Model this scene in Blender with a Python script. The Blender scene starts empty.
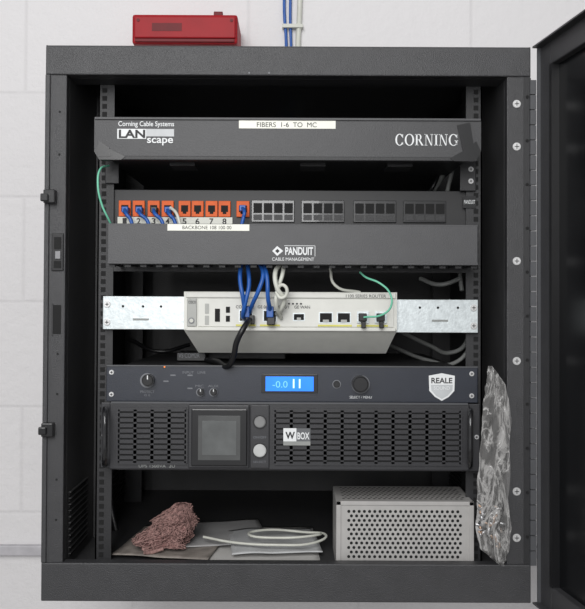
import bpy, bmesh, math, random
from mathutils import Vector, Matrix, noise
random.seed(7)
sc = bpy.context.scene
try:
    sc.view_settings.view_transform = 'Standard'
    sc.view_settings.look = 'None'
except Exception: pass
ZC = 1.5           # eye height
F = 800.0          # px per metre at the cabinet front plane (1 m away)
def K(y): return (1.0+y)/F
def X(px,y=0): return (px-292.5)*K(y)
def Z(py,y=0): return ZC+(304.5-py)*K(y)
def lin(c):
    c=c/255.0
    return c/12.92 if c<=0.04045 else ((c+0.055)/1.055)**2.4
MATS={}
def mat(name, rgb, rough=0.5, metal=0.0, var=0.08, scale=60, bump=0.0, bscale=400, emit=0, coat=0, spec=0.5, alpha=None):
    if name in MATS: return MATS[name]
    m=bpy.data.materials.new(name); m.use_nodes=True
    nt=m.node_tree; b=nt.nodes['Principled BSDF']
    col=[lin(v) for v in rgb]
    tc=nt.nodes.new('ShaderNodeTexCoord')
    n=nt.nodes.new('ShaderNodeTexNoise'); n.inputs['Scale'].default_value=scale; n.inputs['Detail'].default_value=4
    nt.links.new(tc.outputs['Object'],n.inputs['Vector'])
    r=nt.nodes.new('ShaderNodeValToRGB')
    r.color_ramp.elements[0].position=0.3; r.color_ramp.elements[1].position=0.7
    r.color_ramp.elements[0].color=[c*(1-var) for c in col]+[1]
    r.color_ramp.elements[1].color=[min(1,c*(1+var)) for c in col]+[1]
    nt.links.new(n.outputs['Fac'],r.inputs['Fac']); nt.links.new(r.outputs['Color'],b.inputs['Base Color'])
    b.inputs['Roughness'].default_value=rough; b.inputs['Metallic'].default_value=metal
    b.inputs['Specular IOR Level'].default_value=spec
    if coat: b.inputs['Coat Weight'].default_value=coat
    if emit:
        nt.links.new(r.outputs['Color'],b.inputs['Emission Color']); b.inputs['Emission Strength'].default_value=emit
    if alpha is not None: b.inputs['Alpha'].default_value=alpha
    if bump:
        n2=nt.nodes.new('ShaderNodeTexNoise'); n2.inputs['Scale'].default_value=bscale; n2.inputs['Detail'].default_value=3
        nt.links.new(tc.outputs['Object'],n2.inputs['Vector'])
        bp=nt.nodes.new('ShaderNodeBump'); bp.inputs['Strength'].default_value=bump; bp.inputs['Distance'].default_value=0.001
        nt.links.new(n2.outputs['Fac'],bp.inputs['Height']); nt.links.new(bp.outputs['Normal'],b.inputs['Normal'])
    MATS[name]=m; return m
CUR=None
def G(name):
    global CUR
    CUR=bpy.data.objects.new(name,None); CUR.empty_display_size=0.02
    sc.collection.objects.link(CUR); return CUR
def add(name,me,m,smooth=False,parent=True):
    o=bpy.data.objects.new(name,me); sc.collection.objects.link(o)
    if m: me.materials.append(m)
    if smooth:
        for p in me.polygons: p.use_smooth=True
    if parent and CUR: o.parent=CUR
    return o
def bxw(name,x0,x1,y0,y1,z0,z1,m,bev=0.0,parent=True,seg=2):
    bm=bmesh.new()
    bmesh.ops.create_cube(bm,size=1)
    for v in bm.verts:
        v.co=Vector(((x0+x1)/2+v.co.x*(x1-x0),(y0+y1)/2+v.co.y*(y1-y0),(z0+z1)/2+v.co.z*(z1-z0)))
    if bev: bmesh.ops.bevel(bm,geom=bm.edges[:],offset=bev,segments=seg,affect='EDGES',profile=0.5)
    bmesh.ops.recalc_face_normals(bm,faces=bm.faces[:])
    me=bpy.data.meshes.new(name); bm.to_mesh(me); bm.free()
    return add(name,me,m,parent=parent)
def bx(name,px0,py0,px1,py1,yf,d,m,bev=0.0,seg=2):
    return bxw(name,X(px0,yf),X(px1,yf),yf,yf+d,Z(py1,yf),Z(py0,yf),m,bev,seg=seg)
def multi(name,boxes,m):
    vs=[];fs=[]
    for (x0,x1,y0,y1,z0,z1) in boxes:
        b=len(vs)
        vs+=[(x0,y0,z0),(x1,y0,z0),(x1,y1,z0),(x0,y1,z0),(x0,y0,z1),(x1,y0,z1),(x1,y1,z1),(x0,y1,z1)]
        fs+=[(b,b+3,b+2,b+1),(b+4,b+5,b+6,b+7),(b,b+1,b+5,b+4),(b+1,b+2,b+6,b+5),(b+2,b+3,b+7,b+6),(b+3,b,b+4,b+7)]
    me=bpy.data.meshes.new(name); me.from_pydata(vs,[],fs); me.update()
    return add(name,me,m)
def W(px0,py0,px1,py1,yf,d): return (X(px0,yf),X(px1,yf),yf,yf+d,Z(py1,yf),Z(py0,yf))
def mesh(name,vs,fs,m,smooth=False):
    bm=bmesh.new(); vv=[bm.verts.new(v) for v in vs]
    for f in fs: bm.faces.new([vv[i] for i in f])
    bmesh.ops.recalc_face_normals(bm,faces=bm.faces[:])
    me=bpy.data.meshes.new(name); bm.to_mesh(me); bm.free()
    return add(name,me,m,smooth)
def prism(name,pts,yf,d,m):
    n=len(pts); vs=[(X(a,yf),yf,Z(b,yf)) for a,b in pts]+[(X(a,yf),yf+d,Z(b,yf)) for a,b in pts]
    fs=[tuple(range(n)),tuple(range(2*n-1,n-1,-1))]+[(i,(i+1)%n,(i+1)%n+n,i+n) for i in range(n)]
    return mesh(name,vs,fs,m)
def cyl(name,px,py,rpx,yf,d,m,seg=32,bev=0.0):
    bm=bmesh.new(); r=rpx*K(yf)
    bmesh.ops.create_cone(bm,cap_ends=True,segments=seg,radius1=r,radius2=r,depth=d)
    if bev: 
        es=[e for e in bm.edges if abs(e.verts[0].co.z-e.verts[1].co.z)<1e-6 and e.verts[0].co.z>0]
        bmesh.ops.bevel(bm,geom=es,offset=bev,segments=3,affect='EDGES')
    for v in bm.verts:
        c=v.co.copy(); v.co=Vector((X(px,yf)+c.x, yf+d/2-c.z, Z(py,yf)+c.y))
    bmesh.ops.recalc_face_normals(bm,faces=bm.faces[:])
    me=bpy.data.meshes.new(name); bm.to_mesh(me); bm.free()
    return add(name,me,m)
def screw(name,px,py,rpx,yf):
    cyl(name,px,py,rpx,yf-0.0018,0.0024,M_screw,20,0.0006)
    bx(name+'_slot',px-rpx*.55,py-.35,px+rpx*.55,py+.35,yf-0.0021,0.0004,M_hole)
    bx(name+'_slot_v',px-.35,py-rpx*.55,px+.35,py+rpx*.55,yf-0.0021,0.0004,M_hole)
def tube(name,pts,r,m,res=6,parent=True):
    cu=bpy.data.curves.new(name,'CURVE'); cu.dimensions='3D'; cu.bevel_depth=r; cu.bevel_resolution=3; cu.resolution_u=res
    s=cu.splines.new('BEZIER'); s.bezier_points.add(len(pts)-1)
    for bp,p in zip(s.bezier_points,pts):
        bp.co=(X(p[0],p[2]),p[2],Z(p[1],p[2])); bp.handle_left_type=bp.handle_right_type='AUTO'
    cu.use_fill_caps=True
    o=bpy.data.objects.new(name,cu); cu.materials.append(m); sc.collection.objects.link(o)
    if parent and CUR: o.parent=CUR
    return o
def text(name,s,px0,py0,px1,py1,yf,m,bold=0.0):
    cu=bpy.data.curves.new(name,'FONT'); cu.body=s; cu.size=1; cu.extrude=0.0; cu.offset=bold
    o=bpy.data.objects.new(name,cu); sc.collection.objects.link(o)
    bpy.context.view_layer.update()
    me=bpy.data.meshes.new_from_object(o.evaluated_get(bpy.context.evaluated_depsgraph_get()))
    bpy.data.objects.remove(o)
    xs=[v.co.x for v in me.vertices]; ys=[v.co.y for v in me.vertices]
    a0,a1,b0,b1=min(xs),max(xs),min(ys),max(ys)
    for v in me.vertices:
        u=(v.co.x-a0)/(a1-a0); w=(v.co.y-b0)/(b1-b0)
        v.co=Vector((X(px0+u*(px1-px0),yf),yf,Z(py1+w*(py0-py1),yf)))
    me.materials.clear()
    return add(name,me,m)
def serif_text(name,s,px0,py0,px1,py1,yf,m):
    widths={'C':.95,'O':1.05,'R':.95,'N':1.0,'I':.42,'G':1.05}
    gap=.10; tot=sum(widths[c] for c in s)+gap*(len(s)-1)
    polys=[]
    def q(ox,w,a,b,c,d): polys.append([(ox+a*w,b),(ox+c*w,b),(ox+c*w,d),(ox+a*w,d)])
    def arc(cx,cy,rx,ry,a0,a1,tk,tn):
        n=22
        for i in range(n):
            t=[math.radians(a0+(a1-a0)*(i+e)/n) for e in (0,1)]
            th=[tn+(tk-tn)*abs(math.cos(k))**1.5 for k in t]
            polys.append([(cx+rx*math.cos(t[0]),cy+ry*math.sin(t[0])),(cx+rx*math.cos(t[1]),cy+ry*math.sin(t[1])),
             (cx+(rx-th[1])*math.cos(t[1]),cy+(ry-th[1])*math.sin(t[1])),(cx+(rx-th[0])*math.cos(t[0]),cy+(ry-th[0])*math.sin(t[0]))])
    ox=0
    for c in s:
        w=widths[c]
        if c=='O': arc(ox+w/2,.5,w/2,.52,0,360,.19,.06)
        if c in 'CG':
            arc(ox+w/2,.5,w/2,.52,38,322,.19,.06); q(ox,1,w*.84,.66,w*.90,.98)
            if c=='G': q(ox,1,w*.74,.08,w*.90,.44); q(ox,1,w*.62,.40,w*1.0,.46)
            else: q(ox,1,w*.86,.06,w*.91,.3)
        if c=='I': q(ox,1,w*.3,0,w*.72,1); q(ox,1,0,0,w,.06); q(ox,1,0,.94,w,1)
        if c=='N':
            q(ox,1,.14,0,.20,1); q(ox,1,w-.2,0,w-.14,1); polys.append([(ox+.12,1),(ox+.30,1),(ox+w-.14,0),(ox+w-.28,0)])
            q(ox,1,0,.94,.28,1); q(ox,1,.02,0,.32,.06); q(ox,1,w-.32,.94,w-.02,1)
        if c=='R':
            q(ox,1,.10,0,.28,1); q(ox,1,0,0,.38,.06); q(ox,1,0,.94,.45,1); q(ox,1,.25,.47,.45,.53)
            arc(ox+.44,.735,.28,.265,-90,90,.17,.06); polys.append([(ox+.38,.49),(ox+.56,.49),(ox+w,0),(ox+w-.22,0)])
        ox+=w+gap
    vs=[];fs=[]
    for p in polys:
        b0=len(vs)
        for (a,b_) in p: vs.append((X(px0+(px1-px0)*a/tot,yf),yf,Z(py1+(py0-py1)*b_,yf)))
        fs.append(tuple(range(b0,b0+len(p))))
    me=bpy.data.meshes.new(name); me.from_pydata(vs,[],fs); me.update(); return add(name,me,m)

# ---------- materials
M_cab=mat('powder_coat_black',(55,55,57),0.42,0,0.10,40,0.7,900)
M_cabin=mat('powder_coat_interior',(54,54,55),0.5,0,0.12,30,0.4,900)
M_blk=mat('black_steel',(38,38,40),0.5,0,0.08,50,0.3,900)
M_pan=mat('panel_grey',(57,57,59),0.48,0,0.06,40,0.3,900)
M_mgr=mat('manager_grey',(68,68,70),0.48,0,0.06,40,0.3,900)
M_amp=mat('amp_face',(37,41,51),0.42,0,0.08,50,0.2,900)
M_ups=mat('ups_plastic',(46,46,49),0.42,0,0.06,60,0.2,900)
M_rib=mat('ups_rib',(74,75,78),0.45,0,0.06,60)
M_hole=mat('dark_void',(8,8,9),0.8)
M_knob=mat('knob_black',(22,22,24),0.3,coat=0.3)
M_ring=mat('knob_ring',(110,112,117),0.4)
M_screw=mat('zinc_screw',(205,205,205),0.4,0.4)
M_galv=mat('galvanized',(205,212,214),0.42,0.4,0.12,120,0.2,300)
M_white=mat('print_white',(222,224,225),0.6,0,0.03)
M_label=mat('label_tape',(230,230,220),0.5,0,0.03)
M_ink=mat('ink',(30,30,32),0.6)
M_sw=mat('router_plastic',(212,212,206),0.5,0,0.04,60)
M_sw2=mat('router_recess',(165,166,162),0.5,0,0.04,60)
M_org=mat('jack_orange',(214,92,28),0.5,0,0.10,spec=0.3)
M_blue=mat('cable_blue',(32,84,160),0.4,0,0.08)
M_wc=mat('cable_white',(200,201,192),0.45,0,0.06)
M_gc=mat('fiber_aqua',(110,190,160),0.4,0,0.05)
M_kc=mat('cable_black',(18,18,20),0.4)
M_greyc=mat('cable_grey',(140,142,140),0.5)
M_lcd=mat('lcd_blue',(30,120,235),0.3,0,0.15,30,emit=0.75)
M_lcdt=mat('lcd_text',(190,230,255),0.3,emit=0.9)
M_scr=mat('ups_screen',(78,79,79),0.18,0,0.15,30,coat=0.5)
M_silver=mat('silver_steel',(172,170,168),0.5,0.15,0.05,60)
M_red=mat('alarm_red',(150,8,22),0.5,0,0.08,30,spec=0.3)
M_redd=mat('alarm_red_dark',(100,6,16),0.5,spec=0.3)
M_paper=mat('paper_sheet',(195,193,190),0.6,0,0.08,25)
M_yel=mat('yellow_strip',(205,200,95),0.5)
M_amber=mat('led_amber',(240,130,40),0.4,emit=0.6)
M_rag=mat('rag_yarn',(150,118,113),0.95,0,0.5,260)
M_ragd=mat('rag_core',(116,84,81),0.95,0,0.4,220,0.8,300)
M_glass=mat('door_tint',(14,15,17),0.25,0,0.05,spec=0.4)

# ---------- wall & floor
wm=bpy.data.materials.new('painted_block'); wm.use_nodes=True
nt=wm.node_tree; b=nt.nodes['Principled BSDF']; b.inputs['Roughness'].default_value=0.6
tc=nt.nodes.new('ShaderNodeTexCoord'); sp=nt.nodes.new('ShaderNodeSeparateXYZ'); cb=nt.nodes.new('ShaderNodeCombineXYZ')
nt.links.new(tc.outputs['Object'],sp.inputs[0])
ax=nt.nodes.new('ShaderNodeMath'); ax.operation='ADD'; ax.inputs[1].default_value=0.488+0.203+0.406*6
az=nt.nodes.new('ShaderNodeMath'); az.operation='ADD'; az.inputs[1].default_value=-1.5027+0.19*10
nt.links.new(sp.outputs['X'],ax.inputs[0]); nt.links.new(sp.outputs['Z'],az.inputs[0])
nt.links.new(ax.outputs[0],cb.inputs[0]); nt.links.new(az.outputs[0],cb.inputs[1])
br=nt.nodes.new('ShaderNodeTexBrick'); nt.links.new(cb.outputs[0],br.inputs['Vector'])
br.inputs['Scale'].default_value=1; br.inputs['Brick Width'].default_value=0.406; br.inputs['Row Height'].default_value=0.19
br.inputs['Mortar Size'].default_value=0.005; br.inputs['Mortar Smooth'].default_value=1.0
br.inputs['Color1'].default_value=[lin(v) for v in (219,217,218)]+[1]
br.inputs['Color2'].default_value=[lin(v) for v in (216,214,215)]+[1]
br.inputs['Mortar'].default_value=[lin(v) for v in (210,208,209)]+[1]
nt.links.new(br.outputs['Color'],b.inputs['Base Color'])
nz=nt.nodes.new('ShaderNodeTexNoise'); nz.inputs['Scale'].default_value=45; nz.inputs['Detail'].default_value=8; nz.inputs['Roughness'].default_value=0.65
nt.links.new(tc.outputs['Object'],nz.inputs['Vector'])
mx=nt.nodes.new('ShaderNodeMath'); mx.operation='MULTIPLY_ADD'; mx.inputs[1].default_value=-0.35
nt.links.new(br.outputs['Fac'],mx.inputs[0])
m2=nt.nodes.new('ShaderNodeMath'); m2.operation='MULTIPLY'; m2.inputs[1].default_value=1.5
nt.links.new(nz.outputs['Fac'],m2.inputs[0]); nt.links.new(m2.outputs[0],mx.inputs[2])
bp=nt.nodes.new('ShaderNodeBump'); bp.inputs['Strength'].default_value=0.55; bp.inputs['Distance'].default_value=0.0028
nt.links.new(mx.outputs[0],bp.inputs['Height']); nt.links.new(bp.outputs['Normal'],b.inputs['Normal'])
YW=0.45
bxw('wall_back',-2.5,2.5,YW,YW+0.1,0,3.0,wm,parent=False)
bxw('floor',-2.5,2.5,-3,YW+0.1,-0.1,0,mat('concrete_floor',(150,148,145),0.7,0,0.15,8,0.3,60),parent=False)
CUR=None
G('trim_1')
bxw('conduit_strip',-2.4,2.4,YW-0.012,YW,Z(554,YW),Z(544,YW),mat('trim_paint',(178,176,180),0.5),0.002)

# ---------- alarm box
G('red_alarm_box')
ya=0.36
bx('housing',130,13,236,43,ya,YW-ya,M_red,0.004)
bx('lid',132,15,234,37,ya-0.004,0.006,M_red,0.002)
bx('lower_lip',133,37.5,233,41,ya-0.003,0.005,M_redd,0.001)
for px in (136,230): cyl('lid_screw',px,19,1.6,ya-0.005,0.003,M_redd,16)
bx('latch',212,10,221,15,ya+0.01,0.01,M_redd,0.001)
bx('nameplate',150,22,180,30,ya-0.0045,0.001,M_redd)

G('wall_cable_bundle')
yc=YW-0.006
tube('blue_drop',[(284,-40,yc),(283,10,yc),(285,40,yc),(284,150,yc)],0.0028,M_blue)
tube('blue_drop_b',[(290,-40,yc),(289,12,yc),(290,50,yc),(290,150,yc)],0.0026,M_blue)
tube('white_drop',[(299,-40,yc),(298,20,yc),(297,40,yc),(298,150,yc)],0.005,M_wc)
bx('cable_clip',281,22,302,26,YW-0.013,0.013,M_wc,0.001)

# ---------- cabinet
G('server_cabinet')
CL,CR=44,530.5
ztop=Z(45); zbot=Z(600); YB=YW
xl,xr=X(CL),X(CR)
bxw('top_panel',xl,xr,0.0,YB,ztop-0.003,ztop,M_cab,0.0006)
bxw('top_fascia',xl,xr,-0.002,0.014,Z(75),ztop-0.001,M_cab,0.0015)
bxw('top_fascia_return',xl+.01,xr-.01,0.014,0.045,Z(75),Z(75)+0.002,M_cab)
bxw('bottom_fascia',xl,xr,-0.002,0.014,zbot,Z(562),M_cab,0.0015)
bxw('bottom_panel',xl,xr,0.0,YB,zbot,zbot+0.003,M_cab)
FZ=ZC-0.335
bxw('inner_floor',xl+.003,xr-.003,0.012,YB-.003,FZ-0.003,FZ,M_cabin)
bxw('side_panel_a',xl,xl+0.002,0.0,YB,zbot,ztop,M_cab)
bxw('side_panel_b',xr-0.002,xr,0.0,YB,zbot,ztop,M_cab)
bxw('back_panel',xl,xr,YB-0.003,YB-0.0005,zbot,ztop,M_cabin)
bxw('stile_a',xl,X(65),0.0,0.014,Z(562.5),Z(74.5),M_cab,0.0012)
bxw('stile_b',X(507),xr,0.0,0.014,Z(562.5),Z(74.5),M_cab,0.0012)
bxw('stile_a_bead',xl,xl+0.006,-0.003,0.002,Z(562),Z(75),M_cab,0.001)
ixa=X(65); ixb=X(507)
bxw('inner_side_a',ixa-0.002,ixa,0.014,YB-.003,FZ,ztop-.003,M_cabin)
bxw('inner_side_b',ixb,ixb+0.002,0.014,YB-.003,FZ,ztop-.003,M_cabin)
vb=[];vl=[]
for (ya_,yb_) in ((0.025,0.115),(0.215,0.375)):
    for i in range(11):
        z=FZ+0.012+i*0.0078
        vb.append((ixa-0.0005,ixa+0.0012,ya_,yb_,z,z+0.0034)); vb.append((ixb-0.0012,ixb+0.0005,ya_,yb_,z,z+0.0034))
        vl.append((ixa,ixa+0.003,ya_,yb_,z+0.0036,z+0.005)); vl.append((ixb-0.003,ixb,ya_,yb_,z+0.0036,z+0.005))
multi('vent_slots',vb,M_hole); multi('vent_louvers',vl,M_cabin)
for nm,a,b_ in (('rail_a',97,113),('rail_b',466,482)):
    bx(nm,a,82,b_,566,0.045,0.002,M_blk)
    e=a if nm=='rail_a' else b_-1.5
    bxw(nm+'_web',X(e,0.045),X(e+1.5,0.045),0.045,0.085,Z(566,.045),Z(82,.045),M_blk)
    hs=[]
    for i in range(60):
        py=88+i*8
        c=(a+b_)/2-2 if nm=='rail_a' else (a+b_)/2+2
        hs.append(W(c-2.3,py,c+2.3,py+4.6,0.0442,0.0009))
    multi(nm+'_holes',hs,M_hole)
bxw('rear_rail_a',ixa+.0,ixa+.03,0.36,0.363,FZ,ztop-.01,M_blk)
bxw('rear_rail_b',ixb-.03,ixb,0.36,0.363,FZ,ztop-.01,M_blk)
bxw('cross_brace_a',ixa,ixa+0.02,0.15,0.175,FZ,ztop-.01,M_cabin,0.001)
bxw('cross_brace_b',ixb-0.02,ixb,0.15,0.175,FZ,ztop-.01,M_cabin,0.001)
for px in (248,268): cyl('fascia_hole',px,72,0.8,-0.0025,0.001,M_ring,12)
for py in (197,431):
    bx('latch_keeper',42,py-7,54,py+7,-0.010,0.011,M_knob,0.0015)
    bx('latch_tongue',39,py-3,47,py+5,-0.014,0.006,M_knob,0.0015)
bx('lock_plate',51,234,63,272,-0.002,0.003,M_knob,0.001)
bx('lock_slot',53.5,238,60.5,250,-0.003,0.002,M_hole)
bx('lock_bolt',54.5,252,60,260,-0.0045,0.003,mat('bolt_grey',(120,120,122),0.4,0.5),0.0006)
bx('lock_slot_b',53.5,262,60.5,269,-0.003,0.002,M_hole)
bx('strike_slot',53,306,61,335,-0.0008,0.002,M_hole,0)
bx('strike_slot_edge',51.5,304,53,337,-0.0012,0.002,M_blk)
for py in (112,155,355,395,480,520): cyl('stile_hole',58,py,1.1,-0.0006,0.001,M_hole,12)
for py in (102,145,260,360,490,536):
    screw('stile_screw',517,py,4.0,0.0)
bx('hinge_leaf',524,76,531,562,-0.0012,0.0014,M_blk)
k=[]
for i in range(32):
    k.append(W(530.5,78+i*15.2,536.5,78+i*15.2+14.2,-0.006,0.006))
multi('hinge_knuckles',k,M_rib)
for i in range(11): cyl('hinge_screw',527.5,95+i*44,1.6,-0.0022,0.0015,M_hole,12)
bx('rail_tag',463,195,476,207,0.043,0.002,M_knob); text('rail_tag_text','PANDUIT',464,199,475,203,0.0425,M_white)

# ---------- door (open)
d=G('cabinet_door')
d.location=(X(539),-0.004,0); d.rotation_euler=(0,0,math.radians(-81.5))
DW=0.585; zb=zbot+0.001; zt=ztop-0.001; T=0.018
SW=0.030
bxw('hinge_stile',0,SW,0.0,T,zb,zt,M_cab,0.0015)
bxw('latch_stile',DW-SW,DW,0,T,zb,zt,M_cab,0.0015)
bxw('top_rail',SW-.001,DW-SW+.001,0,T,zt-SW,zt,M_cab,0.0015)
bxw('bottom_rail',SW-.001,DW-SW+.001,0,T,zb,zb+SW,M_cab,0.0015)
bxw('glass_panel',SW-.004,DW-SW+.004,T*.5,T*.5+.004,zb+SW-.004,zt-SW+.004,M_glass)
bxw('edge_return_top',0.0,DW,-0.010,0.001,zt-0.002,zt,M_cab)
bxw('edge_return_bottom',0.0,DW,-0.010,0.001,zb,zb+0.002,M_cab)
bxw('edge_return_hinge',0.0,0.002,-0.004,0.001,zb,zt,M_rib)
bxw('glass_gasket_a',SW-.003,SW+.003,-0.001,0.009,zb+SW,zt-SW,M_kc)
bxw('glass_gasket_b',DW-SW-.003,DW-SW+.003,-0.001,0.009,zb+SW,zt-SW,M_kc)
bxw('lock_body',DW-0.028,DW-0.008,-0.012,0,ZC-0.03,ZC+0.03,M_knob,0.002)

# ---------- fibre enclosure
G('fiber_patch_enclosure')
bx('body',108,121,466,159,0.004,0.30,M_blk)
prism('front_cover',[(93,118),(481,120),(481,150),(474,160),(99,160),(93,152)],-0.006,0.010,M_pan)
bx('cover_top_edge',93,117,481,119.5,-0.008,0.006,M_mgr,0.0006)
bx('cover_bottom_edge',120,156,455,160,-0.009,0.006,M_blk,0.0008)
prism('latch_a',[(93,152),(98,143),(108,149),(124,157),(120,160),(98,160)],-0.010,0.005,M_knob)
prism('latch_b',[(481,150),(476,140),(468,147),(450,157),(454,160),(476,160)],-0.010,0.005,M_knob)
prism('latch_tab_b',[(457,124),(470,121),(474,147),(463,150)],-0.0085,0.003,M_knob)
prism('latch_tab_a',[(97,140),(108,148),(109,157),(97,157)],-0.0105,0.003,M_knob)
bx('ear_a',104,160,118,184,0.040,0.003,M_blk,0.001); bx('ear_b',460,160,476,190,0.040,0.003,M_blk,0.001)
for py in (168,180): screw('ear_screw',471,py,2.6,0.040)
yt=-0.0066
text('brand_line','Corning Cable Systems',117,121.3,173,127.8,yt,M_white,0.01)
bx('logo_block',116,129,145,139,yt+0.0001,0.001,M_white)
text('logo_text_b','LAN',117.5,129.8,144,138.2,yt-0.0003,M_ink,0.03)
text('logo_text_c','scape',146,138,172,145.5,yt-0.0004,M_white,0.015)
bx('logo_stripe',145,129,173,136.5,yt-0.0002,0.0005,mat('logo_grey',(185,187,189),0.5))
bx('asset_label',238,120,335,128,yt,0.001,M_label)
text('asset_label_text','FIBERS  1-6  TO  MC',256,121.7,316,126.5,yt-0.0003,M_ink)
serif_text('maker_text','CORNING',395,133,458,144.5,yt,M_white)
multi('underside_tabs',[(X(p,.0),X(p+26,.0),0.03,0.07,Z(159,.004)-0.004,Z(159,.004)) for p in (165,300,390)],M_cab)

# ---------- patch panel
G('patch_panel')
yp=0.050
M_pp=mat('patch_plate',(26,26,28),0.5)
bx('plate',104,190,481,226,yp,0.003,M_pp,0.0008)
jacks=[(118,130),(132,144),(147,159),(161,173),(178,190),(191,203),(205,217),(218,230),(236,249)]
for i,(a,b_) in enumerate(jacks):
    bx('jack_%d'%i,a,201,b_,217,yp-0.004,0.006,M_org,0.0006)
    bx('jack_mouth_%d'%i,a+2.5,205.5,b_-2.5,212,yp-0.0045,0.003,M_hole)
    bx('jack_latch_%d'%i,a+4.2,212,b_-4.2,214,yp-0.0045,0.003,M_hole)
bx('number_strip',117,217.5,232,226,yp-0.003,0.003,M_wc)
for i,(a,b_) in enumerate(jacks[:8]):
    text('port_number_%d'%i,str(i+1),a+4,218.6,b_-4,224.6,yp-0.0034,M_ink,0.02)
for gi,p in enumerate((250,300,352,402)):
    bx('jack_frame_%d'%gi,p+1,200,p+44,222,yp-0.003,0.004,M_knob,0.0006)
    for j in range(4):
        a=p+3+j*10.3
        bx('blank_port_%d_%d'%(gi,j),a,203,a+8.6,213,yp-0.0036,0.003,M_hole)
        bx('blank_tag_%d_%d'%(gi,j),a,214.5,a+8.6,220,yp-0.0038,0.003,M_blk)

# ---------- cable manager
G('cable_manager')
ym=-0.018
bx('cover',107,225,478,263,ym,0.004,M_mgr,0.001)
bx('cover_top_lip',107,224,478,226,ym,0.016,M_mgr,0.0005)
bx('cover_bottom_lip',107,262,478,264.5,ym,0.016,M_mgr,0.0005)
bx('back_plate',104,228,480,272,0.046,0.003,M_blk)
fb=[]
for i in range(24):
    p=112+i*15.6
    x=X(p)
    fb.append((x,x+0.0035,ym+0.012,0.046,Z(266),Z(262)))
    fb.append((x,x+0.0035,ym+0.012,0.046,Z(230),Z(227)))
    fb.append((x-0.002,x+0.0055,ym+0.008,ym+0.013,Z(268),Z(261)))
multi('duct_fingers',fb,M_blk)
bx('asset_label',167,224.5,249,231,ym-0.0006,0.001,M_label)
text('asset_label_text','BACKBONE 108 100 00',182,226,231,229.5,ym-0.0009,M_ink)
prism('logo_mark',[(272,251),(277,246),(283,251),(277,256)],ym-0.0006,0.0005,M_white)
prism('logo_mark_in',[(275,251),(277.2,248.8),(279.5,251),(277.2,253.2)],ym-0.0009,0.0005,M_ink)
text('logo_text','PANDUIT',285,247,313,255,ym-0.0006,M_white,0.03)
text('logo_sub','CABLE MANAGEMENT',272,257.5,314,260.8,ym-0.0006,M_white)
bx('logo_frame_top',284,245.4,315,245.9,ym-0.0005,0.0005,M_white); bx('logo_frame_right',314.6,245.6,315.1,256.2,ym-0.0005,0.0005,M_white)

# ---------- router with rack brackets
G('network_router')
for nm,a,b_,s in (('bracket_a',103,187,1),('bracket_b',394,478,-1)):
    bx(nm,a,297 if s>0 else 299,b_,330 if s>0 else 332,0.034,0.002,M_galv,0.0006)
    c=(107 if s>0 else 474)
    for py in (305,323): screw(nm+'_screw',c,py+ (0 if s>0 else 2),3.4,0.034)
    for q in (20,40,58):
        cyl(nm+'_hole',a+q if s>0 else b_-q,307,1.2,0.0332,0.001,M_hole,16)
    bx(nm+'_slot',(a+30 if s>0 else b_-46),319,(a+46 if s>0 else b_-30),321,0.0334,0.001,M_greyc)
yr=0.026
def P(px,py,y): return (X(px,y),y,Z(py,y))
A=[P(184,292,yr),P(397,292,yr),P(397,330,yr),P(184,330,yr),P(199,353,yr+.045),P(386,353,yr+.045)]
back=[(A[0][0],0.25,A[0][2]),(A[1][0],0.25,A[1][2]),(A[5][0],0.25,A[5][2]),(A[4][0],0.25,A[4][2])]
mesh('housing',A+back,[(0,1,2,3),(3,2,5,4),(0,6,7,1),(6,9,8,7),(4,5,8,9),(0,3,4,9,6),(1,7,8,5,2)],M_sw)
bx('face_plate',198,299,394,327,yr-0.0015,0.003,M_sw,0.0008)
bx('upper_band',186,292.5,396,298,yr-0.003,0.004,M_sw,0.001)
bx('lower_band',186,327.5,396,331,yr-0.003,0.004,M_sw,0.001)
bx('side_grip',187,299,197,327,yr-0.002,0.003,M_sw2,0.001)
text('model_text','cisco',188.5,300,196,304,yr-0.0024,M_ink); cyl('power_ring',191.5,321,3,yr-0.003,0.002,M_ring,20); cyl('power_btn',191.5,321,2,yr-0.0035,0.002,M_wc,20)
yq=yr-0.0022
ports=[(240,311,252,321),(264,311,276,321),(294,314,304,320),(320,313,332,322),(338,313,350,322)]
for i,(a,t,c,e) in enumerate(ports):
    bx('port_rim_%d'%i,a-1,t-1,c+1,e+1,yq,0.002,M_galv); bx('port_%d'%i,a,t,c,e,yq-0.0004,0.002,M_hole)
    bx('port_tab_%d'%i,a+3,e-2.5,c-3,e+.3,yq-0.0008,0.002,M_sw2)
for i,(a,t,c,e) in enumerate([(205,304,209,314),(205,316,209,325),(215,309,220,322),(226,307,230,313),(226,316,230,322)]):
    bx('slot_%d'%i,a,t,c,e,yq,0.002,M_hole if i>1 else M_sw2)
for i,(a,c) in enumerate([(236,256),(260,280),(318,352),(357,388)]):
    bx('yellow_line_%d'%i,a,324.6,c,326.3,yq,0.001,M_yel)
for i in range(5): bx('led_%d'%i,284+i*4,303,286+i*4,304.5,yq,0.001,M_ink)
text('port_text','CONSOLE   GE 0/0/0   GE 0/0/1    GE WAN',236,305.5,310,308.5,yq-0.0003,M_ink)
text('series_text','1100 SERIES ROUTER',346,294.2,386,297.2,yr-0.0034,M_ink)
for i,px in enumerate((363,381)):
    bx('sfp_%d'%i,px-6,311,px+6,323,yq-0.001,0.002,M_galv,0.0004)
    bx('sfp_plug_%d'%i,px-4,313,px+4,321,yq-0.010,0.010,M_kc,0.001)
    bx('sfp_clip_%d'%i,px-1.5,321,px+3,328,yq-0.012,0.006,M_kc,0.001)

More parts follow.
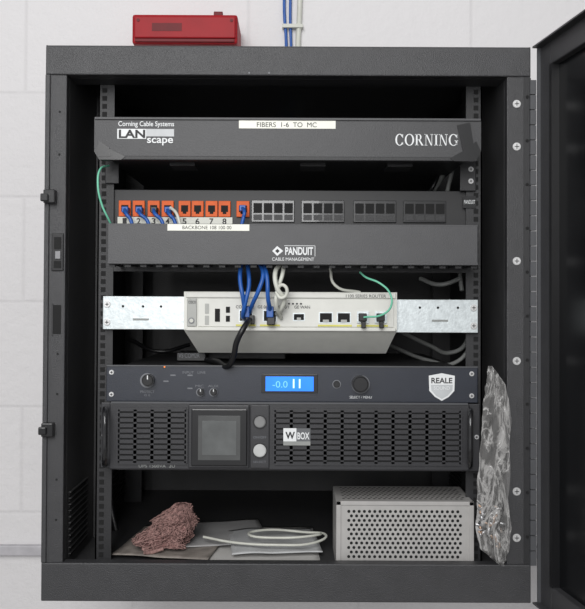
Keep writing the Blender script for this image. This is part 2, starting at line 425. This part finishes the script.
# ---------- patch cables
G('patch_cable_bundle')
def plug(nm,px,py,y,m,w=8,h=9):
    bx(nm,px-w/2,py-h/2,px+w/2,py+h/2,y-0.014,0.014,m,0.001)
tube('blue_a',[(241,262,0.01),(240,280,-0.002),(243,298,-0.006),(245,312,0.008),(246,317,0.02)],0.0027,M_blue)
tube('blue_b',[(247,262,0.014),(249,285,0.0),(246,300,-0.004),(243,315,0.004),(244,319,0.02)],0.0027,M_blue)
tube('blue_c',[(259,262,0.01),(263,275,-0.004),(258,292,-0.008),(253,303,0.0),(249,314,0.018)],0.0027,M_blue)
tube('blue_d',[(263,262,0.01),(267,278,-0.006),(268,298,-0.006),(270,310,0.008),(270,316,0.02)],0.0027,M_blue)
plug('boot_blue_a',246,312,0.02,M_blue,7,11); plug('boot_blue_d',270,312,0.02,M_blue,7,11)
tube('white_a',[(281,262,0.012),(275,274,-0.006),(278,290,-0.010),(284,298,-0.004),(282,308,0.004),(277,314,0.02)],0.0030,M_wc)
tube('white_b',[(284,262,0.012),(282,276,-0.004),(278,288,-0.004),(276,302,-0.004),(281,318,0.02)],0.0026,M_wc)
tube('white_loop',[(276,290,-0.008),(283,285,-0.012),(287,293,-0.012),(281,298,-0.010),(276,292,-0.008)],0.0022,M_wc)
plug('plug_black_a',250,320,0.022,M_kc,9,9); plug('plug_black_b',271,321,0.022,M_kc,8,8)
tube('black_serial',[(250,320,0.006),(244,328,-0.014),(237,342,-0.012),(234,356,-0.004),(229,366,0.008),(218,362,0.04),(207,360,0.09)],0.0036,M_kc)
tube('fiber_green',[(360,272,0.012),(366,277,0.0),(380,283,-0.01),(390,293,-0.012),(391,306,-0.012),(383,314,-0.008),(364,317,0.006)],0.0013,M_gc)
tube('fiber_green_b',[(108,166,0.02),(99,170,0.0),(97,185,-0.005),(101,205,-0.002),(108,220,0.004),(114,232,0.02)],0.0013,M_gc)
tube('white_patch_c',[(330,268,0.03),(335,285,0.02),(360,292,0.03)],0.0018,M_wc)
for i,(px,py,ex) in enumerate(((124,210,132),(138,210,150),(153,210,164),(167,210,176),(242,208,240))):
    plug('panel_plug_%d'%i,px,py,yp-0.004,M_blue if i!=2 else M_kc,6.5,6)
    tube('panel_lead_%d'%i,[(px,py,yp-0.016),(px+2,py+5,yp-0.030),((px+ex)/2+2,py+10,yp-0.030),(ex,py+22,0.015)],0.0024,M_blue)
tube('panel_lead_w',[(170,208,.03),(176,214,.018),(180,226,.012)],0.002,M_wc)

G('rear_cable_loom')
for i,(pts,r,m) in enumerate([
 ([(446,168,.12),(436,185,.14),(425,200,.16),(410,215,.18),(400,240,.2)],0.004,M_greyc),
 ([(440,170,.13),(430,190,.13),(408,205,.2),(395,222,.22)],0.003,M_kc),
 ([(452,170,.11),(447,195,.12),(455,240,.12),(462,290,.1)],0.003,M_greyc),
 ([(398,330,.2),(430,345,.16),(450,352,.12),(466,342,.10),(468,300,.1)],0.003,M_greyc),
 ([(390,345,.22),(430,360,.14),(455,362,.10),(470,345,.09),(468,300,.12)],0.0028,M_greyc),
 ([(420,278,.12),(440,284,.1),(460,278,.1)],0.003,M_greyc),
 ([(130,340,.2),(160,352,.18),(190,345,.2)],0.003,M_kc),
 ([(112,470,.15),(112,500,.15),(118,530,.14)],0.004,M_kc),
 ]): tube('loom_%d'%i,pts,r,m)

G('serial_adapter')
zamp=Z(366,0.018)
bxw('body',X(177,.1),X(206,.1),0.10,0.15,zamp,zamp+0.0115,M_kc,0.001)
text('label_text','VS COM2R',179,353.6,200,358.2,0.0995,M_ring)
bxw('power_brick_body',X(207,.14),X(286,.14),0.14,0.20,zamp,zamp+0.0115,M_cabin,0.002)

# ---------- amplifier
G('rack_amplifier')
yf=0.018
bx('chassis',122,367,460,401,yf+0.004,0.30,M_blk)
bx('face',107,366,478,402,yf,0.005,M_amp,0.001)
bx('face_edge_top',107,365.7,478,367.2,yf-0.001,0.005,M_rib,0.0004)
yk=yf-0.0006
cyl('input_knob_ring',148,381,7.4,yk,0.001,M_ring); cyl('input_knob',148,381,6,yf-0.012,0.012,M_knob,32,0.0015)
bx('input_knob_mark',147.5,376,148.5,380,yf-0.0124,0.001,M_white)
for px in (201,214):
    cyl('trim_knob_ring',px,392.5,4.3,yk,0.001,M_ring); cyl('trim_knob',px,392.5,3.4,yf-0.008,0.008,M_knob,24,0.001)
    bx('trim_mark',px-.4,389.5,px+.4,392,yf-0.0084,0.001,M_white)
cyl('menu_button_ring',337,384,4.3,yk,0.001,M_ring); cyl('menu_button',337,384,3.4,yf-0.004,0.004,M_knob,24,0.0008)
cyl('volume_ring',361,384,9.2,yk-.0004,0.001,M_ring); cyl('volume_knob',361,384,8.4,yf-0.014,0.014,M_knob,40,0.002)
bx('lcd_bezel',262,374,318,393,yf-0.0012,0.002,M_knob,0.0005)
bx('lcd_screen',266,376.5,314,391,yf-0.0018,0.001,M_lcd)
M_lcdd=mat('lcd_text_dim',(105,180,245),0.3,emit=0.75)
text('lcd_text','-0.0',273,381,288,387.5,yf-0.0022,M_lcdd)
bx('lcd_digit_a',293.3,379,294.8,388,yf-0.0022,0.0005,M_lcdt); bx('lcd_digit_b',299.3,379,300.8,388,yf-0.0022,0.0005,M_lcdt)
for px,py in ((164,381),(171,375),(188,375),(188,388)): 
    bx('mark',px,py,px+5,py+1.3,yk,0.001,M_ring)
text('panel_text_a','INPUT   LINE',183,371.5,206,374,yk,M_ring); text('panel_text_b','MIC   AUX',196,385,219,387.4,yk,M_ring)
text('panel_text_c','PROTECT',141,391,155,393.5,yk,M_ring); text('panel_text_d','SELECT / MENU',350,395.5,372,398,yk,M_white)
cyl('status_led',165,367.4,0.8,yf-0.0014,0.001,M_amber,12)
text('panel_text_e','G E',145,394.6,151,396.6,yk,M_ring)
prism('shield_badge',[(429,375),(442,372.5),(455,375),(454.5,390),(449,396),(442,400),(435,396),(429.5,390)],yf-0.0012,0.001,M_white)
prism('shield_field',[(431,384),(453,384),(452.5,389.5),(447.5,395),(442,398),(436.5,395),(431.5,389.5)],yf-0.0016,0.001,mat('badge_grey',(185,188,190),0.5))
text('shield_text','REALE',431.5,377,452.5,382.5,yf-0.0016,M_ink,0.02); text('shield_sub','SOUND',434,385.5,450,389,yf-0.002,M_white)
for px in (112,472):
    for py in (373,395): screw('ear_screw',px,py,2.4,yf)

# ---------- UPS
G('rackmount_ups')
yu=0.010
bx('chassis',118,404,466,470,yu+0.006,0.32,M_blk)
bx('face',110,403,470,470,yu,0.010,M_ups,0.002)
bx('ear_a',102,403,112,468,yu+0.006,0.003,M_ups,0.001); bx('ear_b',468,403,480,470,yu+0.006,0.003,M_ups,0.001)
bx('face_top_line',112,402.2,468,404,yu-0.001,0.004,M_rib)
def grille(nm,a,t,c,e,cols,rows):
    bx(nm+'_recess',a,t,c,e,yu-0.0006,0.002,M_hole)
    bs=[]; pr=(e-t)/rows
    for r in range(rows+1):
        y0=t+r*pr; bs.append(W(a,y0-1.8,c,y0+1.8,yu-0.0022,0.002))
    pc=(c-a)/cols
    for q in range(cols+1): bs.append(W(a+q*pc-1.6,t,a+q*pc+1.6,e,yu-0.0022,0.002))
    multi(nm+'_ribs',bs,M_ups)
grille('vent_a',119,410,187,463,4,10)
grille('vent_b',275,410,461,463,11,10)
bx('centre_mount',189,405,250,468,yu-0.004,0.005,M_ups,0.0015)
bx('screen_bezel',192,409,248,466,yu-0.007,0.004,M_knob,0.0015)
bx('screen',199,416,241,460,yu-0.0078,0.001,M_scr)
bx('screen_inner',203,421,237,455,yu-0.0082,0.0006,mat('ups_screen_in',(92,94,94),0.25,0,0.15,40))
bx('button_column',251,405,270,468,yu-0.003,0.004,M_ups,0.001)
cyl('button_a_ring',260.5,422,7,yu-0.004,0.002,M_knob); cyl('button_a',260.5,422,5.6,yu-0.0065,0.003,mat('button_grey',(125,125,125),0.4),28,0.001)
cyl('button_b_ring',260.5,450.5,7.6,yu-0.004,0.002,M_knob); cyl('button_b',260.5,450.5,6.4,yu-0.0065,0.003,mat('button_light',(185,186,185),0.4),28,0.001)
text('button_label_a','ON/OFF',254,436,267,438.3,yu-0.0034,M_ring); text('button_label_b','SELECT',254,460.5,267,462.6,yu-0.0034,M_ring)
bx('badge_a',284,428,297,441,yu-0.0036,0.002,M_white); bx('badge_b',297,428,311,441,yu-0.0036,0.002,mat('badge_dark',(95,97,100),0.5))
text('badge_text_a','W',286,431.5,295.5,438.5,yu-0.004,M_ink,0.03); text('badge_text_b','BOX',298,432,310,439,yu-0.004,M_white,0.02)
bx('badge_bar',284,441,311,445,yu-0.0040,0.002,M_greyc)
text('model_text','UPS 1500VA  2U',140,464.5,176,467.5,yu-0.0004,M_greyc)
def handle(nm,px,m):
    tube(nm,[(px,409,yu+.002),(px,411,yu-.012),(px,418,yu-.022),(px,435,yu-.024),(px,455,yu-.022),(px,462,yu-.012),(px,465,yu+.002)],0.0034,m)
M_hnd=mat('handle_black',(30,30,32),0.25,coat=0.5)
handle('handle_a',106,M_hnd); handle('handle_b',470.5,M_hnd)
for px in (105,477):
    screw('ear_screw',px,436,2.2,yu+0.006)

# ---------- silver box
G('perforated_power_supply')
ys=0.022
x0,x1=X(337,ys),X(474,ys); zt_=Z(500,ys); zb_=FZ
bxw('case',x0,x1,ys,ys+0.085,zb_,zt_,M_silver,0.0015)
bxw('front_frame_top',x0,x1,ys-0.0015,ys+.001,zt_-0.005,zt_,M_silver,0.0005)
bxw('front_frame_a',x0,x0+0.006,ys-0.0015,ys+.001,zb_,zt_,M_silver,0.0005)
bxw('front_frame_b',x1-0.006,x1,ys-0.0015,ys+.001,zb_,zt_,M_silver,0.0005)
def discs(nm,cs,r,axis,m):
    vs=[];fs=[]
    for c in cs:
        b0=len(vs); n=10
        for i in range(n):
            a=2*math.pi*i/n
            vs.append((c[0]+r*math.cos(a),c[1],c[2]+r*math.sin(a)) if axis=='y' else (c[0]+r*math.cos(a),c[1]+r*math.sin(a),c[2]))
        fs.append(tuple(range(b0,b0+n)))
    me=bpy.data.meshes.new(nm); me.from_pydata(vs,[],fs); me.update(); add(nm,me,m)
cs=[]; p=0.0066
for r in range(11):
    for c in range(23):
        x=x0+0.016+c*p+(p/2 if r%2 else 0); z=zt_-0.013-r*p*0.866
        if x<x1-0.014 and z>zb_+0.004: cs.append((x,ys-0.0003,z))
discs('front_perforation',cs,0.0020,'y',M_hole)
cs=[]
for r in range(9):
    for c in range(24):
        x=x0+0.010+c*p+(p/2 if r%2 else 0); y=ys+0.012+r*0.0078
        if x<x1-0.009: cs.append((x,y,zt_+0.0003))
discs('top_perforation',cs,0.0019,'z',M_hole)

# ---------- papers
G('loose_papers')
def sheet(nm,cx,cy,w,h,rot,z,m,amp=0.0016):
    n=16; vs=[];fs=[]
    for j in range(n+1):
        for i in range(n+1):
            u=(i/n-.5)*w; v=(j/n-.5)*h
            zz=z+amp*(1+noise.noise(Vector((u*25+rot*9,v*25,z*50))))
            vs.append((cx+u*math.cos(rot)-v*math.sin(rot),cy+u*math.sin(rot)+v*math.cos(rot),zz))
    for j in range(n):
        for i in range(n):
            a=j*(n+1)+i; fs.append((a,a+1,a+n+2,a+n+1))
    o=mesh(nm,vs,fs,m,True)
    s=o.modifiers.new('t','SOLIDIFY'); s.thickness=0.0008
sheet('sheet_a',X(262,.12),0.115,0.155,0.17,0.04,FZ+0.001,M_paper)
sheet('sheet_b',X(175,.1),0.115,0.13,0.14,-0.15,FZ+0.0045,mat('paper_brown',(135,128,122),0.6,0,0.3,60))
sheet('sheet_c',X(275,.12),0.11,0.12,0.11,0.12,FZ+0.007,mat('plastic_sleeve',(192,193,194),0.25,0,0.12,25),0.003)
sheet('sheet_d',X(215,.12),0.15,0.14,0.12,0.2,FZ+0.007,mat('paper_grey',(160,159,159),0.6,0,0.1,25))
G('coiled_cable')
cz=FZ+0.0165
def wtube(nm,pts,r,m):
    tube(nm,[(px,304.5-(zz-ZC)/K(y),y) for (px,y,zz) in pts],r,m)
wtube('coil',[(205,.10,cz),(235,.075,cz),(275,.065,cz),(315,.075,cz),(327,.10,cz+.003),(305,.125,cz),(265,.12,cz+.004),(250,.095,cz+.005),(285,.08,cz+.005),(318,.09,cz+.006),(322,.12,cz)],0.0017,M_wc)

# ---------- rag
G('crumpled_rag')
def ragpt(th,h,r=1.0):
    w=(1-h)**0.75*0.025+0.008
    n=1+0.45*noise.noise(Vector((math.cos(th)*1.6,math.sin(th)*1.6,h*4)))
    return Vector((X(167,.09)+0.022*h+math.cos(th)*w*n*r*1.05, 0.09+math.sin(th)*w*n*r*.8, FZ+0.012+h*0.052))
bm=bmesh.new(); NJ,NI=36,64; grid=[]
for j in range(NJ+1):
    row=[]
    for i in range(NI):
        a=2*math.pi*i/NI; h=j/NJ
        rr=0.92+.22*noise.fractal(Vector((math.cos(a)*3,math.sin(a)*3,h*7)),0.8,2.1,5)
        row.append(bm.verts.new(ragpt(a,h,rr*(1 if j<NJ else .1))))
    grid.append(row)
for j in range(NJ):
    for i in range(NI): bm.faces.new((grid[j][i],grid[j][(i+1)%NI],grid[j+1][(i+1)%NI],grid[j+1][i]))
bm.faces.new(grid[NJ]); bm.faces.new(grid[0][::-1])
bmesh.ops.recalc_face_normals(bm,faces=bm.faces[:])
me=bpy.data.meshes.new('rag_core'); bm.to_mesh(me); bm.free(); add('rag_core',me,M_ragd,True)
cu=bpy.data.curves.new('rag_strands','CURVE'); cu.dimensions='3D'; cu.bevel_depth=0.0005; cu.bevel_resolution=1; cu.resolution_u=3
for i in range(1300):
    a=random.uniform(0,6.28); h=random.uniform(0,1); s=cu.splines.new('NURBS'); s.points.add(3)
    da=random.uniform(-.2,.2); dh=random.uniform(-.08,.08)
    for q in range(4):
        a+=da+random.uniform(-.14,.14); h=min(1,max(0,h+dh+random.uniform(-.04,.04)))
        p_=ragpt(a,h,random.uniform(.88,1.25)); s.points[q].co=(*p_,1)
    s.use_endpoint_u=True; s.order_u=3
cu.materials.append(M_rag); o=bpy.data.objects.new('rag_strands',cu); sc.collection.objects.link(o); o.parent=CUR
for i,(pts) in enumerate([[(162,546,.07),(150,550,.06),(144,548,.06)],[(165,548,.06),(152,552,.055),(146,552,.05)]]):
    tube('tail_%d'%i,pts,0.0022,M_rag)

# ---------- plastic bag
G('plastic_parts_bag')
pm=bpy.data.materials.new('clear_polythene'); pm.use_nodes=True
nt=pm.node_tree; nt.nodes.clear()
o_=nt.nodes.new('ShaderNodeOutputMaterial'); mxs=nt.nodes.new('ShaderNodeMixShader'); tr=nt.nodes.new('ShaderNodeBsdfTransparent'); pb=nt.nodes.new('ShaderNodeBsdfPrincipled')
tr.inputs[0].default_value=(.97,.97,.97,1)
pb.inputs['Base Color'].default_value=(0.62,0.61,0.60,1); pb.inputs['Roughness'].default_value=0.12
tcx=nt.nodes.new('ShaderNodeTexCoord'); mp=nt.nodes.new('ShaderNodeMapping'); mp.inputs['Scale'].default_value=(1.9,1.9,0.6); mp.inputs['Rotation'].default_value=(0,0.3,0)
nt.links.new(tcx.outputs['Object'],mp.inputs[0])
nn=nt.nodes.new('ShaderNodeTexNoise'); nn.inputs['Scale'].default_value=30; nn.inputs['Detail'].default_value=3; nn.inputs['Distortion'].default_value=1.2
nt.links.new(mp.outputs[0],nn.inputs['Vector'])
# thin crease lines where the noise crosses its mid value, as folded film catches light
c1=nt.nodes.new('ShaderNodeMath'); c1.operation='SUBTRACT'; c1.inputs[1].default_value=0.5
c2=nt.nodes.new('ShaderNodeMath'); c2.operation='ABSOLUTE'
nt.links.new(nn.outputs['Fac'],c1.inputs[0]); nt.links.new(c1.outputs[0],c2.inputs[0])
rp=nt.nodes.new('ShaderNodeValToRGB'); rp.color_ramp.elements[0].position=0.0; rp.color_ramp.elements[1].position=0.05
rp.color_ramp.elements[0].color=(.50,.50,.50,1); rp.color_ramp.elements[1].color=(.11,.11,.11,1)
nt.links.new(c2.outputs[0],rp.inputs['Fac']); nt.links.new(rp.outputs['Color'],mxs.inputs[0])
bpn=nt.nodes.new('ShaderNodeBump'); bpn.inputs['Strength'].default_value=0.9; bpn.inputs['Distance'].default_value=0.006
nt.links.new(nn.outputs['Fac'],bpn.inputs['Height']); nt.links.new(bpn.outputs[0],pb.inputs['Normal'])
nt.links.new(tr.outputs[0],mxs.inputs[1]); nt.links.new(pb.outputs[0],mxs.inputs[2]); nt.links.new(mxs.outputs[0],o_.inputs[0])
rows=[(364,485,489),(372,484,495),(382,483,502),(395,481,505),(415,479,508),(440,478,506),(470,475,507),(500,474,505),(525,473,508),(542,477,506),(552,488,503),(558,496,501)]
NR=60; NC=14
def rowat(t):
    f=t*(len(rows)-1); i=min(int(f),len(rows)-2); g=f-i
    return [rows[i][k]*(1-g)+rows[i+1][k]*g for k in range(3)]
vs=[];fs=[]
for side in (0,1):
    for j in range(NR+1):
        t=j/NR; py,l,r=rowat(t)
        l+=1.4*noise.noise(Vector((3,t*22,0))); r+=1.4*noise.noise(Vector((9,t*22,0)))
        for i in range(NC+1):
            u=i/NC; px=l+(r-l)*u
            bulge=0.007*math.sin(math.pi*u)*(0.4+0.9*t)
            wr=0.006*noise.noise(Vector((u*4+side*7,t*16+u*3,side*3)))*math.sin(math.pi*u)**.4
            y=-0.016+(-bulge if side==0 else bulge*0.6)+wr
            vs.append((X(px),y,Z(py)))
n1=(NR+1)*(NC+1)
for side in (0,1):
    for j in range(NR):
        for i in range(NC):
            a=side*n1+j*(NC+1)+i; fs.append((a,a+1,a+NC+2,a+NC+1))
me=bpy.data.meshes.new('bag_film'); me.from_pydata(vs,[],fs); me.update(); add('bag_film',me,pm,True)
M_hw=mat('hardware_zinc',(165,140,122),0.35,0.6)
M_hw2=mat('hardware_steel',(190,190,192),0.3,0.7)
for i in range(44):
    px=random.uniform(479,503); py=random.uniform(504,550)
    if px<488 and py>536: py-=16
    a=random.uniform(0,3.14); L=random.uniform(1.5,3.5)
    tube('bolt_%d'%i,[(px-L*math.cos(a),py-L*math.sin(a),-0.017),(px,py,-0.018),(px+L*math.cos(a),py+L*math.sin(a),-0.016)],0.0014,(M_hw,M_hw2,M_knob)[i%3])

# ---------- lights
def area(nm,loc,tgt,size,e,col=(1,1,1)):
    l=bpy.data.lights.new(nm,'AREA'); l.energy=e; l.size=size; l.color=col
    o=bpy.data.objects.new(nm,l); sc.collection.objects.link(o); o.location=loc
    o.rotation_euler=(Vector(tgt)-Vector(loc)).to_track_quat('-Z','Y').to_euler()
area('ceiling_light_panel',(-0.4,-1.9,2.7),(0,0.2,1.45),1.2,30,(1,0.995,0.985))
area('added_front_light',(-0.2,-1.9,1.85),(0,0.1,1.45),0.6,14,(1,1,1))  # added front light behind the camera for modest speculars, not a ceiling fixture
w=bpy.data.worlds.new('World'); sc.world=w; w.use_nodes=True
w.node_tree.nodes['Background'].inputs[0].default_value=(0.98,0.985,1,1); w.node_tree.nodes['Background'].inputs[1].default_value=0.48

# ---------- camera
cam=bpy.data.cameras.new('Camera'); co=bpy.data.objects.new('Camera',cam); sc.collection.objects.link(co)
cam.sensor_fit='HORIZONTAL'; cam.sensor_width=36; cam.lens=F/585*36; cam.clip_start=0.01
tilt=math.radians(0.9)
co.location=(0,-1,ZC)
R=Matrix.Rotation(math.pi/2+tilt,4,'X')@Matrix.Rotation(math.radians(0.25),4,'Z')
co.rotation_euler=R.to_euler()
cam.shift_y=-math.tan(tilt)*F/585
sc.camera=co
